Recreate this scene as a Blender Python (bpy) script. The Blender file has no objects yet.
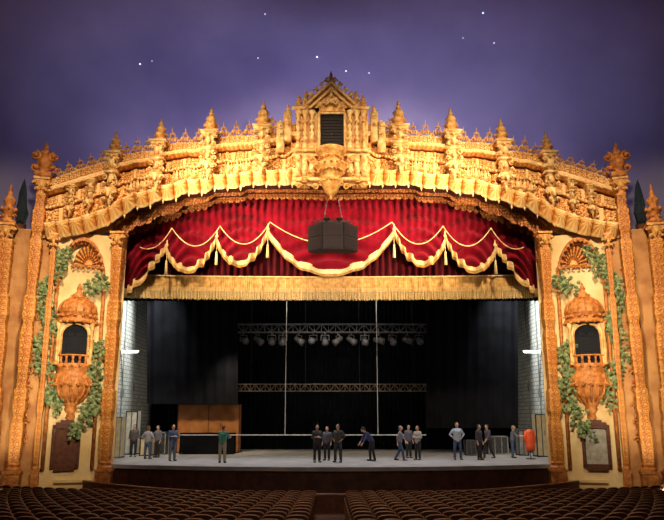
import bpy, math, random
import numpy as np
from mathutils import Vector, Matrix
random.seed(7); rng=np.random.RandomState(3)
S=bpy.context.scene
COL=S.collection
pi=math.pi
# ------------------------------------------------------------ camera geometry
CZ=2.2; CYW=-30.0; TH=math.radians(10); FPX=600.0; CX=331.0; CY=418-FPX*math.tan(TH)
def ray(px,py):
    xn=(px-CX)/FPX; yn=(CY-py)/FPX
    return (xn, math.cos(TH)-yn*math.sin(TH), math.sin(TH)+yn*math.cos(TH))
def W(px,py,Y):
    d=ray(px,py); t=(Y-CYW)/d[1]
    return (t*d[0],Y,CZ+t*d[2])
X0=10.8; KK=0.3; PHI=math.atan(KK)
def FW(px,py,off=0.0):
    d=ray(px,py); t=30.0/d[1]
    if abs(t*d[0])>X0:
        t=(30+KK*X0)/(d[1]+KK*abs(d[0]))
    x=t*d[0]; y=CYW+t*d[1]
    return (x,y-off,CZ+t*d[2])
def bay(px,py):
    x,y,z=FW(px,py)
    return ((abs(x)-X0)/math.cos(PHI), z)
def floor_at(px,py):
    d=ray(px,py); t=-CZ/d[2]
    return (t*d[0],CYW+t*d[1],0.0)
cam=bpy.data.cameras.new('camera'); co=bpy.data.objects.new('camera',cam); COL.objects.link(co)
co.location=(0,CYW,CZ); co.rotation_euler=(pi/2+TH,0,0)
cam.sensor_width=36; cam.lens=FPX*36/664; cam.shift_y=(CY-260)/664; cam.shift_x=1/664
cam.clip_end=300
S.camera=co
try:
    S.view_settings.view_transform='Standard'
except Exception: pass
# ------------------------------------------------------------ materials
def pmat(name,c1,c2=None,rough=.6,metal=0,scale=4,bump=0,bscale=20,emit=None,es=0,detail=4,spec=.4,attr=None,sheen=0):
    m=bpy.data.materials.new(name); m.use_nodes=True; nt=m.node_tree; N=nt.nodes; L=nt.links
    b=N['Principled BSDF']; b.inputs['Roughness'].default_value=rough; b.inputs['Metallic'].default_value=metal
    b.inputs['Specular IOR Level'].default_value=spec
    if sheen: b.inputs['Sheen Weight'].default_value=sheen
    tc=N.new('ShaderNodeTexCoord')
    no=N.new('ShaderNodeTexNoise'); no.inputs['Scale'].default_value=scale; no.inputs['Detail'].default_value=detail
    L.new(tc.outputs['Object'],no.inputs['Vector'])
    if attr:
        at=N.new('ShaderNodeAttribute'); at.attribute_name='h'  # relief height tints the gilding and paints recess shade into the dark end
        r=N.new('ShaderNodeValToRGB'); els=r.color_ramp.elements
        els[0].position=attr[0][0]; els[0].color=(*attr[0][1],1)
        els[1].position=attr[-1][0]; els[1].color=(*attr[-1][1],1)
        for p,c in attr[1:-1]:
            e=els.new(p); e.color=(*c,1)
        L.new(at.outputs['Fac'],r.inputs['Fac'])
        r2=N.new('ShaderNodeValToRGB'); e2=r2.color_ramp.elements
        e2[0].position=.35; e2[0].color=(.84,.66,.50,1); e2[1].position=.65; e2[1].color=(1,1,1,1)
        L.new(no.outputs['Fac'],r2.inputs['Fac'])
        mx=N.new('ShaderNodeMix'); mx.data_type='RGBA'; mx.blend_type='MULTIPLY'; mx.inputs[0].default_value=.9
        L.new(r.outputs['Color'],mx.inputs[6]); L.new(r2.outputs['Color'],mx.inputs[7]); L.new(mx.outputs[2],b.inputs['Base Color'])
    else:
        c2=c2 or tuple(x*.75 for x in c1)
        r=N.new('ShaderNodeValToRGB'); els=r.color_ramp.elements
        els[0].position=.35; els[0].color=(*c2,1); els[1].position=.65; els[1].color=(*c1,1)
        L.new(no.outputs['Fac'],r.inputs['Fac']); L.new(r.outputs['Color'],b.inputs['Base Color'])
    if bump:
        n2=N.new('ShaderNodeTexNoise'); n2.inputs['Scale'].default_value=bscale; n2.inputs['Detail'].default_value=3
        L.new(tc.outputs['Object'],n2.inputs['Vector'])
        bp=N.new('ShaderNodeBump'); bp.inputs['Strength'].default_value=bump; bp.inputs['Distance'].default_value=.05
        L.new(n2.outputs['Fac'],bp.inputs['Height']); L.new(bp.outputs['Normal'],b.inputs['Normal'])
    if emit:
        b.inputs['Emission Color'].default_value=(*emit,1); b.inputs['Emission Strength'].default_value=es
    return m
RELIEF=pmat('gilded_relief',(1,1,1),rough=.5,scale=.8,bump=.2,bscale=12,attr=[(0,(.16,.032,.005)),(.25,(.54,.19,.03)),(.55,(.86,.47,.13)),(1,(.98,.75,.38))])  # gold-on-cream tint; low parts painted dark to stand for recess shade
ORREL=pmat('amber_relief',(1,1,1),rough=.5,scale=1.0,bump=.4,bscale=12,attr=[(0,(.13,.025,.004)),(.4,(.48,.16,.025)),(.75,(.76,.34,.07)),(1,(.94,.60,.22))])  # amber tint, hollows painted darker in place of recess shade
INREL=pmat('shaded_relief',(1,1,1),rough=.6,scale=1.0,bump=.5,bscale=12,attr=[(0,(.05,.006,.002)),(.5,(.34,.09,.016)),(1,(.70,.34,.09))])  # darker copy of the relief; canopy and recess shade painted into its colour
GOLD=pmat('gilded_plaster',(.88,.52,.17),(.54,.21,.04),rough=.5,scale=4,bump=.5,bscale=10)
CREAMG=pmat('cream_gilt_plaster',(.94,.66,.31),(.66,.33,.085),rough=.55,scale=3.5,bump=.4,bscale=9)
ORANGE=pmat('amber_plaster',(.66,.25,.055),(.35,.095,.018),rough=.5,scale=5,bump=.7,bscale=12)
AMBERW=pmat('amber_wall_plaster',(.52,.25,.08),(.34,.13,.035),rough=.7,scale=1.2,bump=.6,bscale=6)
CREAM=pmat('cream_wall_plaster',(.86,.64,.33),(.66,.42,.17),rough=.8,scale=.6,bump=.4,bscale=6)
BROWN=pmat('dark_brown_wood',(.13,.04,.015),(.07,.018,.008),rough=.5,scale=6)
SOFF=pmat('maroon_soffit',(.12,.02,.009),(.05,.008,.004),rough=.8,scale=3,bump=.6)
SKY=pmat('night_sky_plaster',(.27,.25,.41),(.17,.152,.29),rough=.95,scale=.13,spec=.02,detail=5)
VELVET=pmat('crimson_velvet',(.21,.003,.014),(.13,.002,.008),rough=.85,scale=1.5,sheen=.05,spec=.05)
VELVETD=pmat('deep_crimson_velvet',(.11,.003,.008),(.06,.002,.005),rough=.85,scale=2,sheen=.05,spec=.05)
FRINGE=pmat('gold_satin',(.66,.41,.14),(.42,.21,.055),rough=.7,scale=5)
ROPE=pmat('gold_rope',(.88,.66,.34),(.68,.44,.16),rough=.55,scale=12)
BLACK=pmat('black_drape',(.007,.007,.010),(.004,.004,.005),rough=.95,scale=1,spec=.05)
BLACK2=pmat('black_backdrop',(.006,.008,.009),(.003,.004,.005),rough=.95,scale=1,spec=.05)
METAL=pmat('dark_metal',(.06,.06,.07),(.03,.03,.03),rough=.5,metal=.3,scale=9)
TRUSSM=pmat('truss_metal',(.11,.10,.10),(.07,.065,.065),rough=.5,metal=.2,scale=9)
TRUSSW=pmat('pale_truss_rail',(.28,.21,.14),(.19,.13,.085),rough=.5,scale=9)
STEEL=pmat('steel_cable',(.5,.5,.52),(.4,.4,.4),rough=.4,scale=9)
SPKB=pmat('speaker_black',(.020,.014,.016),(.012,.009,.010),rough=.7,scale=9,spec=.2)
GRILL=pmat('speaker_grille',(.040,.026,.026),(.018,.013,.014),rough=.8,scale=40,bump=.5,bscale=60,spec=.2)
DECK=pmat('stage_boards',(.36,.34,.33),(.25,.235,.23),rough=.5,scale=1.2)
CARPET=pmat('brown_carpet',(.16,.075,.045),(.11,.045,.028),rough=.95,scale=2)
SEATW=pmat('seat_back_wood',(.095,.040,.024),(.05,.020,.012),rough=.4,scale=3)
SEATE=pmat('seat_edge_highlight',(.42,.22,.12),(.24,.11,.055),rough=.35,scale=5)  # pale tone paints a lit highlight along the seat-back edge
SEATC=pmat('seat_velour',(.06,.014,.012),(.035,.008,.008),rough=.9,scale=8)
SEATM=pmat('seat_iron',(.20,.11,.06),(.12,.06,.03),rough=.4,metal=.2,scale=8)
IVY=pmat('ivy_leaves',(.30,.34,.14),(.03,.07,.02),rough=.7,scale=5)
VINE=pmat('vine_stem',(.16,.10,.03),(.09,.06,.02),rough=.8)
TREE=pmat('cypress_foliage',(.015,.025,.035),(.008,.014,.02),rough=.9,scale=8,bump=1,bscale=14)
GLASSD=pmat('dark_window',(.006,.006,.009),(.010,.010,.014),rough=.6,scale=2,spec=.1)
PANELW=pmat('grey_panel',(.42,.38,.32),(.28,.24,.18),rough=.6,scale=4)
PLY=pmat('plywood',(.50,.20,.05),(.36,.12,.03),rough=.6,scale=2)
TUBE=pmat('fluorescent_tube',(1,1,1),(1,1,1),emit=(1,.96,.80),es=7)
STAR=pmat('star_bulb',(1,1,1),(1,1,1),emit=(.8,.85,1),es=2.0)
LENS=pmat('lamp_lens',(.16,.16,.18),(.10,.10,.12),rough=.4)
CASEM=pmat('beige_laminate',(.62,.50,.32),(.48,.38,.22),rough=.5,scale=3)
WHITEP=pmat('white_paint',(.7,.68,.62),(.55,.53,.48),rough=.5,scale=3)
GREYP=pmat('grey_paint',(.25,.26,.27),(.16,.17,.18),rough=.5,scale=3)
REDP=pmat('red_lacquer',(.70,.10,.03),(.55,.06,.02),rough=.4,scale=3)
def brickmat():
    m=bpy.data.materials.new('painted_block_wall'); m.use_nodes=True; nt=m.node_tree; N=nt.nodes; L=nt.links
    b=N['Principled BSDF']; b.inputs['Roughness'].default_value=.8
    tc=N.new('ShaderNodeTexCoord')
    sx=N.new('ShaderNodeSeparateXYZ'); cb=N.new('ShaderNodeCombineXYZ')
    L.new(tc.outputs['Object'],sx.inputs[0]); L.new(sx.outputs[1],cb.inputs[0]); L.new(sx.outputs[2],cb.inputs[1])
    br=N.new('ShaderNodeTexBrick'); br.inputs['Scale'].default_value=1.0
    br.inputs['Color1'].default_value=(.66,.66,.62,1); br.inputs['Color2'].default_value=(.48,.49,.46,1); br.inputs['Mortar'].default_value=(.18,.18,.18,1)
    L.new(cb.outputs[0],br.inputs['Vector']); L.new(br.outputs['Color'],b.inputs['Base Color'])
    return m
BRICK=brickmat()
# ------------------------------------------------------------ mesh builder
class MB:
    def __init__(s): s.V=[]; s.F=[]
    def add(s,v,f):
        o=len(s.V); s.V+= [tuple(p) for p in v]; s.F+=[tuple(i+o for i in q) for q in f]; return s
    def box(s,c,d,rz=0,top=1.0):
        x,y,z=d[0]/2,d[1]/2,d[2]/2; vs=[]
        cr,sr=math.cos(rz),math.sin(rz)
        for k in (-1,1):
            f=top if k==1 else 1
            for i,j in ((-1,-1),(1,-1),(1,1),(-1,1)):
                a,b=i*x*f,j*y*f
                vs.append((c[0]+a*cr-b*sr,c[1]+a*sr+b*cr,c[2]+k*z))
        return s.add(vs,[(3,2,1,0),(4,5,6,7),(0,1,5,4),(1,2,6,5),(2,3,7,6),(3,0,4,7)])
    def lathe(s,prof,c=(0,0,0),n=16,a0=0,a1=2*pi,sq=1.0,sy=1.0):
        full=abs(a1-a0-2*pi)<1e-6; m=n if full else n+1; vs=[]; fs=[]
        for r,z in prof:
            for i in range(m):
                a=a0+(a1-a0)*i/n
                vs.append((c[0]+r*math.cos(a),c[1]+r*math.sin(a)*sy,c[2]+z))
        for k in range(len(prof)-1):
            for i in range(n):
                j=(i+1)%m
                fs.append((k*m+i,k*m+j,(k+1)*m+j,(k+1)*m+i))
        if full:
            if prof[0][0]>1e-4: fs.append(tuple(range(m-1,-1,-1)))
            if prof[-1][0]>1e-4: fs.append(tuple((len(prof)-1)*m+i for i in range(m)))
        return s.add(vs,fs)
    def sph(s,c,r,n=10,m=6):
        if not hasattr(r,'__len__'): r=(r,r,r)
        vs=[(c[0],c[1],c[2]-r[2])]; fs=[]
        for k in range(1,m):
            e=-pi/2+pi*k/m
            for i in range(n):
                a=2*pi*i/n; vs.append((c[0]+r[0]*math.cos(e)*math.cos(a),c[1]+r[1]*math.cos(e)*math.sin(a),c[2]+r[2]*math.sin(e)))
        vs.append((c[0],c[1],c[2]+r[2])); T=len(vs)-1
        for i in range(n):
            j=(i+1)%n
            fs.append((0,1+j,1+i)); fs.append((T,T-n+i,T-n+j))
            for k in range(m-2): fs.append((1+k*n+i,1+k*n+j,1+(k+1)*n+j,1+(k+1)*n+i))
        return s.add(vs,fs)
    def tube(s,path,r,n=6,cap=True,flat=1.0):
        P=[Vector(p) for p in path]; K=len(P)
        R=[r]*K if not hasattr(r,'__len__') else r
        up=Vector((0.0137,.03,1)); vs=[]; fs=[]; prev=None
        for k in range(K):
            t=(P[min(k+1,K-1)]-P[max(k-1,0)]);
            if t.length<1e-9: t=Vector((0,0,1))
            t.normalize()
            if prev is None:
                a=t.cross(up)
                if a.length<.05: a=t.cross(Vector((1,0,0)))
            else:
                a=prev-t*prev.dot(t)
            a.normalize(); prev=a; b=t.cross(a)
            for i in range(n):
                q=2*pi*i/n; vs.append(P[k]+a*math.cos(q)*R[k]*flat+b*math.sin(q)*R[k])
        for k in range(K-1):
            for i in range(n):
                j=(i+1)%n; fs.append((k*n+i,k*n+j,(k+1)*n+j,(k+1)*n+i))
        if cap: fs.append(tuple(range(n-1,-1,-1))); fs.append(tuple((K-1)*n+i for i in range(n)))
        return s.add(vs,fs)
    def prism(s,pts,y0,y1):
        n=len(pts); vs=[(p[0],y0,p[1]) for p in pts]+[(p[0],y1,p[1]) for p in pts]
        fs=[tuple(range(n)),tuple(range(2*n-1,n-1,-1))]+[(i,n+i,n+(i+1)%n,(i+1)%n) for i in range(n)]
        return s.add(vs,fs)
    def volute(s,c,r,turns=1.6,th=.06,sx=1,a0=0,yo=0,n=26):
        P=[];R=[]
        for i in range(n+1):
            f=i/n; a=a0+f*turns*2*pi; q=r*(1-.86*f)
            P.append((c[0]+sx*q*math.cos(a),c[1]+yo-.10*f,c[2]+q*math.sin(a))); R.append(th*(1-.45*f))
        s.tube(P,R,6); s.sph((c[0],c[1]-.12,c[2]),th*1.6,8,5); return s
    def leaf(s,c,d,w,nrm=(0,-1,0)):
        c=Vector(c); d=Vector(d); nrm=Vector(nrm); sd=d.cross(nrm)
        if sd.length<1e-6: sd=Vector((1,0,0))
        sd=sd.normalized()*w
        v=[c,c+d*.35+sd+nrm*.01,c+d*.5+nrm*w*.5,c+d*.35-sd,c+d*.8+sd*.6,c+d*.8-sd*.6,c+d]
        return s.add(v,[(0,1,2),(0,2,3),(1,4,2),(2,5,3),(2,4,6),(2,6,5)])
def mkmesh(name,mb,mat=None,smooth=False):
    me=bpy.data.meshes.new(name); me.from_pydata([tuple(v) for v in mb.V],[],mb.F); me.update()
    if mat: me.materials.append(mat)
    if smooth: me.shade_smooth()
    return me
def obj(name,data,parent=None,loc=(0,0,0),rz=0,scale=None,label=None):
    o=bpy.data.objects.new(name,data); COL.objects.link(o)
    o.location=loc; o.rotation_euler=(0,0,rz)
    if scale is not None: o.scale=scale if hasattr(scale,'__len__') else (scale,)*3
    if parent: o.parent=parent
    if label: o['label']=label
    return o
def part(name,mb,mat,parent=None,smooth=False,**k):
    return obj(name,mkmesh(name,mb,mat,smooth),parent,**k)
def thing(name,label,cat,loc=(0,0,0),rz=0,data=None,group=None):
    o=obj(name,data,None,loc,rz); o['label']=label; o['category']=cat
    if group: o['group']=group
    return o
def struct(name,mb,mat,smooth=False):
    o=part(name,mb,mat,None,smooth); o['kind']='structure'; return o
def gridmesh(name,P,mat,h=None,smooth=True,wrap=False):
    n,m=P.shape[:2]; me=bpy.data.meshes.new(name)
    idx=np.arange(n*m).reshape(n,m)
    if wrap: idx=np.concatenate([idx,idx[:1]],0)
    q=np.stack([idx[:-1,:-1],idx[1:,:-1],idx[1:,1:],idx[:-1,1:]],-1).reshape(-1,4)
    me.vertices.add(n*m); me.vertices.foreach_set('co',P.reshape(-1).astype(np.float32))
    me.loops.add(q.size); me.loops.foreach_set('vertex_index',q.reshape(-1).astype(np.int32))
    me.polygons.add(len(q)); me.polygons.foreach_set('loop_start',np.arange(0,q.size,4,dtype=np.int32))
    me.update(calc_edges=True)
    if h is not None:
        a=me.attributes.new('h','FLOAT','POINT'); a.data.foreach_set('value',h.reshape(-1).astype(np.float32))
    me.materials.append(mat)
    if smooth: me.shade_smooth()
    return me
def relief(u,v,c=.9):
    u=u+.12*c*np.sin(v*3.1/c)+.06*c*np.sin(u*7.3/c); v=v+.10*c*np.sin(u*2.7/c)
    iu=np.floor(u/c); iv=np.floor(v/c); fu=(u/c-iu-.5)*2; fv=(v/c-iv-.5)*2
    fl=np.where((iu+iv)%2==0,1,-1); r=np.hypot(fu,fv)+1e-6; a=np.arctan2(fv,fu*fl)
    h=(.5+.5*np.cos(a-r*9.5))*np.clip(1.35-r,0,1)*1.1
    h=h+.7*np.exp(-(r/.17)**2)+.5*(.5+.5*np.cos(7*a))*np.exp(-((r-1.0)/.25)**2)
    h=h+.18*np.sin(u*21/c*.6+2*np.sin(v*5))*np.sin(v*19/c*.6+2*np.sin(u*4))
    return np.clip(h,0,1)
# ------------------------------------------------------------ room shell
def sgn(v,e): return np.sign(v)*np.abs(v)**e
DC=(0,-20,11); DA=(19.8,23.6,14.2); E1,E2=.55,.5
az=np.linspace(0,2*pi,241); el=np.linspace(0,pi/2,80)
A,E=np.meshgrid(az,el,indexing='ij')
P=np.stack([DA[0]*sgn(np.cos(E),E1)*sgn(np.cos(A),E2),DC[1]+DA[1]*sgn(np.cos(E),E1)*sgn(np.sin(A),E2),DC[2]+DA[2]*sgn(np.sin(E),E1)],-1)
ce=obj('ceiling',gridmesh('ceiling',P,SKY)); ce['kind']='structure'
def inside(p):
    a=abs(p[0]/DA[0])**(2/E2)+abs((p[1]-DC[1])/DA[1])**(2/E2); b=abs(max(p[2]-DC[2],0)/DA[2])**(2/E1)
    return a**(E2/E1)+b<1
def fz(y): return -1.4+.05*max(0,(-y-6))
b=MB(); ys=[-.6,-6,-44]; 
for i in range(2):
    y0,y1=ys[i],ys[i+1]; b.add([(-20,y0,fz(y0)),(20,y0,fz(y0)),(20,y1,fz(y1)),(-20,y1,fz(y1)),(-20,y0,fz(y0)-.3),(20,y0,fz(y0)-.3),(20,y1,fz(y1)-.3),(-20,y1,fz(y1)-.3)],[(0,3,2,1),(4,5,6,7),(0,4,7,3),(1,2,6,5),(0,1,5,4),(3,7,6,2)])
struct('floor',b,CARPET)
struct('wall_side_left',MB().box((-19.9,-21,4.9),(.3,42,12.6)),BROWN)
struct('wall_side_right',MB().box((19.9,-21,4.9),(.3,42,12.6)),BROWN)
struct('wall_rear',MB().box((0,-43.8,4.9),(40,.3,12.6)),BROWN)
# stage house
struct('wall_stage_left',MB().box((-13.3,9,5.4),(.3,11,17)),BRICK)
struct('wall_stage_right',MB().box((13.3,9,5.4),(.3,11,17)),BRICK)
struct('wall_stage_rear',MB().box((0,14.6,5.4),(26.6,.3,17)),BLACK2)
struct('ceiling_stage',MB().box((0,9.2,14),(26.6,11,.2)),BLACK2)
struct('wall_proscenium_left',MB().box((-13.0,2.2,5.2),(1.7,2.4,13.2)),BROWN)
struct('wall_proscenium_right',MB().box((13.0,2.2,5.2),(1.7,2.4,13.2)),BROWN)
# stage deck with bowed lip
b=MB(); n=40; top=[];bot=[]
for i in range(n+1):
    x=-11.1+22.2*i/n; y=-2.0+2.0*(abs(x)/11.1)**2; top.append((x,y))
V=[(x,y,0) for x,y in top]+[(11.2,.6,0),(12.05,3.45,0),(13.1,3.45,0),(13.1,14.4,0),(-13.1,14.4,0),(-13.1,3.45,0),(-12.05,3.45,0),(-11.2,.6,0)]
m=len(V); V2=[(x,y,-.18) for x,y,_ in V]
b.add(V+V2,[tuple(range(m)),tuple(range(2*m-1,m-1,-1))]+[(i,m+i,m+(i+1)%m,(i+1)%m) for i in range(m)])
o=part('stage_deck',b,DECK); o['label']='grey wooden stage floor with bowed front lip'; o['category']='stage'
b=MB()
for i in range(n):
    (x,y),(x2,y2)=top[i],top[i+1]
    b.add([(x,y+.12,-1.4),(x2,y2+.12,-1.4),(x2,y2+.12,-.18),(x,y+.12,-.18),(x,y+.3,-1.4),(x2,y2+.3,-1.4),(x2,y2+.3,-.18),(x,y+.3,-.18)],[(0,1,2,3),(5,4,7,6),(3,2,6,7),(0,4,5,1)])
    if i%2==0: b.box(((x+x2)/2,(y+y2)/2+.1,-.8),(.08,.08,1.15))
part('front_fascia',b,pmat('fascia_wood',(.08,.028,.014),(.045,.015,.008),rough=.5,scale=3),o,label='dark brown panelled stage front')
for s in (1,-1):
    n_='wall_right' if s==1 else 'wall_left'
    w=struct(n_,MB().box((s*4.1,.25,5.0),(8.6,.5,12.9)),CREAM)
    w.location=(s*X0,0,0); w.rotation_euler=(0,0,-s*PHI)
    ua,_=bay(46,330); ub,_=bay(-8,330)
    w=struct('trim_1' if s==1 else 'trim_2',MB().box((s*(ua+ub)/2,-.06,5.0),(ub-ua,.12,12.8)),AMBERW)
    w.location=(s*X0,0,0); w.rotation_euler=(0,0,-s*PHI)
# ------------------------------------------------------------ proscenium arch
LOWX=[0,36,84,90,118,124,148,154,174,180,196,202,212,223,245,270,300]
LOWY=[186,185,185,188,189,193,194,199,201,206,208,213,218,228,236,240,240]
UPX=[0,40,46,66,71,95,117,122,150,167,172,190,212,217,230,250,270,286,300]; UPY=[126,126,132,134,138,138,140,144,145,147,152,154,157,162,165,171,178,184,190]
arch=thing('proscenium_arch','ornate gilded baroque plaster arch crowned with finials over the stage','arch')
NX,NT=2100,160
pxs=np.linspace(43,619,NX); P=np.zeros((NX,NT,3))
tt=np.linspace(0,1,NT)
prof_t=[0,.04,.10,.16,.20,.22,.24,.26,.29,.48,.495,.50,.54,.555,.57,.70,.715,.73,.76,.83,.85,.87,1.0]
prof_o=[.12,.22,.34,.46,.52,.52,.10,.04,.12,.12,.08,.32,.32,.08,.12,.12,.04,.04,.52,.52,.2,.12,.18]
OUT=np.interp(tt,prof_t,prof_o)
PER=12.9
def lobes(d):   # neat row of rounded scallops
    q=(d/PER)%1.0
    return 4.6*math.sqrt(max(0,1-(2*q-1)**2))
for i,px in enumerate(pxs):
    d=abs(px-331)
    lo=np.interp(d,LOWX,LOWY)-1.5+lobes(d)*(1 if d<222 else .4) ; up=np.interp(d,UPX,UPY)
    a=np.array(FW(px,lo)); c=np.array(FW(px,up)); P[i]=a+(c-a)*tt[:,None]
U=P[...,0]; T=np.broadcast_to(tt,(NX,NT))
dd_=np.abs(pxs-331)[:,None]*np.ones((1,NT))
r3=relief(U*1.0+.1,T*3.2+.2,.25)
rf=relief(U,(T-.29)*3.1,.30); rF=relief(U+.15,(T-.29)*3.1,.58); rg=relief(U+.2,(T-.57)*3.1,.20)
f1=(T>.275)&(T<.485); f2=(T>.565)&(T<.705); mid=(T>=.498)&(T<=.543); cr=T>.87; can=T<.225; cor=(T>=.74)&(T<=.84)
dent=(np.sin(U*2*pi/.24)>0).astype(float)
ql=(dd_/PER)%1.0; big=np.sqrt(np.clip(1-(2*ql-1)**2,0,1)); rib=.5+.5*np.cos(U*2*pi/.16)
# radiating shell flutes inside every scallop
ang=np.arctan2(.17-T,(2*ql-1)*.12+1e-6); flute=.5+.5*np.cos(ang*12)
edge=np.exp(-((T-.02)/.016)**2); edge2=np.exp(-((T-.205)/.014)**2)
pan=(np.abs(((U/1.24)%1)-.5)<.43).astype(float); pan2=(np.abs(((U/.86)%1)-.5)<.42).astype(float)
fil=lambda r: np.clip((r-.28)*2.4,0,1)
h1=np.clip(.5*fil(rF)+.6*fil(rf),0,1)*pan+(1-pan)*.75; h2=fil(rg)*.9*pan2+(1-pan2)*.7
leafy=fil(r3)
canh=np.clip(.12+.42*big+.34*flute*big+.5*edge+.5*edge2,0,1)
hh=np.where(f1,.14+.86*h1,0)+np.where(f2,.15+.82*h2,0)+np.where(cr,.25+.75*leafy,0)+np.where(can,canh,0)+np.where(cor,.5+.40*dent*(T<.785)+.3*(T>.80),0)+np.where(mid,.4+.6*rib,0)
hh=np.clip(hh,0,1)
off=OUT+np.where(f1,.12*h1,0)+np.where(f2,.09*h2,0)+np.where(cr,.10*hh,0)+np.where(can,.20*big+.05*flute*big,0)+np.where(cor,.08*dent*(T<.785),0)+np.where(mid,.05*rib,0)
P[...,1]-=off
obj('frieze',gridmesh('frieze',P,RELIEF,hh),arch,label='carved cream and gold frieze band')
b=MB(); Q=[]
for px in np.linspace(43,619,120):
    d=abs(px-331); Q.append((FW(px,np.interp(d,LOWX,LOWY)),FW(px,np.interp(d,UPX,UPY))))
for i in range(len(Q)-1):
    (a,c),(a2,c2)=Q[i],Q[i+1]
    def q(p,dy): return (p[0],p[1]+dy,p[2])
    b.add([q(a,.45),q(a2,.45),q(c2,.45),q(c,.45),q(c,-.2),q(c2,-.2)],[(0,1,2,3),(3,2,5,4)])
part('backing',b,GOLD,arch)
path=[]
for py in np.linspace(462,240,20): path.append((107+ (462-py)*.03,py))
for px in np.linspace(115,547,110):
    d=abs(px-331); path.append((px,np.interp(d,LOWX,LOWY)+1))
for py in np.linspace(240,462,20): path.append((662-(107+(462-py)*.03),py))
G=np.array([[W(px,py,0) for k in range(2)] for px,py in path]); G[:,0,1]=-.12; G[:,1,1]=3.5
for i in range(len(G)):
    k=np.interp(abs(G[i,1,0]),[9.8,11.0],[0,1]); G[i,1,0]=G[i,1,0]*(1-k)+k*math.copysign(12.1,G[i,1,0])
n_=14; G=np.stack([G[:,0]+(G[:,1]-G[:,0])*k/n_ for k in range(n_+1)],1)
obj('soffit',gridmesh('soffit',G,SOFF),arch,label='dark maroon underside of the arch')
for (Y,extra,nm,per,k0) in ((.5,8,'inner_valance_moulding',7.75,.85),(1.2,15,'inner_valance_moulding',6.45,.8)):
    NX2=1400; pxs=np.linspace(110,552,NX2); P=np.zeros((NX2,30,3))
    for i,px in enumerate(pxs):
        d=abs(px-331); lo=np.interp(d,LOWX,LOWY)
        ex=extra+14*max(0,(d-110)/100)
        k=math.sqrt(max(0,1-(2*((d/per)%1)-1)**2))
        a=np.array(W(px,lo-3,Y)); c=np.array(W(px,lo+ex*(k0+(1-k0)*k),Y))
        P[i]=a+(c-a)*np.linspace(0,1,30)[:,None]
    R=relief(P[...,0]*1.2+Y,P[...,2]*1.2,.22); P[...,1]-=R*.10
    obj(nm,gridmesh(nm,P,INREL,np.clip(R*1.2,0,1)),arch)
# crest scrolls
cs=MB()
for s in (-1,1):
    cs.volute((s*.20,0,.22),.17,1.5,.045,s,-pi/2); cs.volute((s*.38,0,.12),.10,1.4,.035,-s,pi/2); cs.volute((s*.10,0,.50),.10,1.4,.032,s,-pi/2)
cs.sph((0,-.02,.25),(.09,.08,.14)); cs.lathe([(.04,.5),(.07,.58),(.03,.66),(.05,.72),(0,.9)],n=8); cs.box((0,.05,.0),(.95,.25,.10))
csm=mkmesh('scroll_crest',cs,GOLD,True)
ds=[57,82,94,106,132,145,157,181,192,203,226,237,248,259,270,281]
for d in ds:
    for s in (-1,1):
        p=FW(331+s*d,np.interp(d,UPX,UPY))
        k=1.15 if d<200 else .85
        o=obj('scroll_crest',csm,arch,(p[0],p[1]-.1,p[2]),0,(.72,1,k*random.uniform(.92,1.06)))
        dd=np.interp(d+3,UPX,UPY)-np.interp(d-3,UPX,UPY); o.rotation_euler=(0,s*math.atan(dd/6),0)
# pinnacles
fp=[(.30,0),(.36,.05),(.36,.12),(.24,.16),(.22,.40),(.34,.46),(.36,.54),(.22,.60),(.17,.68),(.25,.78),(.27,.90),(.17,1.02),(.09,1.10),(.15,1.17),(.06,1.26),(.09,1.33),(.0,1.55)]
fm=MB().lathe(fp,n=12)
for i in range(6):
    a=i*pi/3; fm.sph((.34*math.cos(a),.34*math.sin(a),.54),.08,6,4); fm.sph((.24*math.cos(a),.24*math.sin(a),.88),.06,6,4)
    fm.volute((.30*math.cos(a),.1*math.sin(a),.28),.10,1.2,.03)
fmm=mkmesh('pinnacle',fm,GOLD,True); fmo=mkmesh('urn',fm,ORANGE,True)
pm=MB()
pm.box((0,-.35,.0),(.90,.8,.10)).box((0,-.35,-.12),(.70,.65,.12)).box((0,-.3,-.55),(.40,.5,.7),0,1.2)
pm.box((0,-.35,-.98),(.72,.7,.10)).lathe([(.12,-1.75),(.24,-1.6),(.30,-1.35),(.22,-1.15),(.26,-1.04)],(0,-.35,0),10)
pm.box((0,-.4,-1.85),(.66,.75,.10)).lathe([(.0,-2.80),(.05,-2.72),(.04,-2.65),(.11,-2.58),(.09,-2.48),(.20,-2.36),(.24,-2.2),(.33,-2.05),(.36,-1.9)],(0,-.55,0),10)
for s in (-1,1):
    pm.volute((s*.30,-.68,-.40),.13,1.4,.038,s); pm.volute((s*.30,-.68,-.75),.12,1.4,.038,s,pi/2)
    pm.volute((s*.30,-.72,-1.3),.14,1.4,.04,s,pi/2); pm.volute((s*.30,-.72,-1.62),.12,1.4,.038,-s,pi/2); pm.volute((s*.30,-.78,-2.1),.15,1.4,.042,s); pm.volute((s*.2,-.85,-2.42),.10,1.4,.035,s)
pm.sph((0,-.62,-.55),(.09,.10,.24)); pm.sph((0,-.70,-.22),.07); pm.sph((0,-.68,-1.4),(.11,.10,.18)); pm.sph((0,-.88,-2.15),(.1,.08,.16))
pmm=mkmesh('bracket_pier',pm,CREAMG,True)
for d,py in ((67,133),(119,138),(169,147),(214,158)):
    for s in (-1,1):
        p=FW(331+s*d,py); k={67:1.12,119:1.05,169:.98,214:.9}[d]
        obj('pinnacle',fmm,arch,(p[0],p[1]-.3,p[2]),0,(k*.95,k*.95,k))
        obj('bracket_pier',pmm,arch,(p[0],p[1]-.15,p[2]),0,(k,k,{67:.93,119:.95,169:1.0,214:1.08}[d]))
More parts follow.
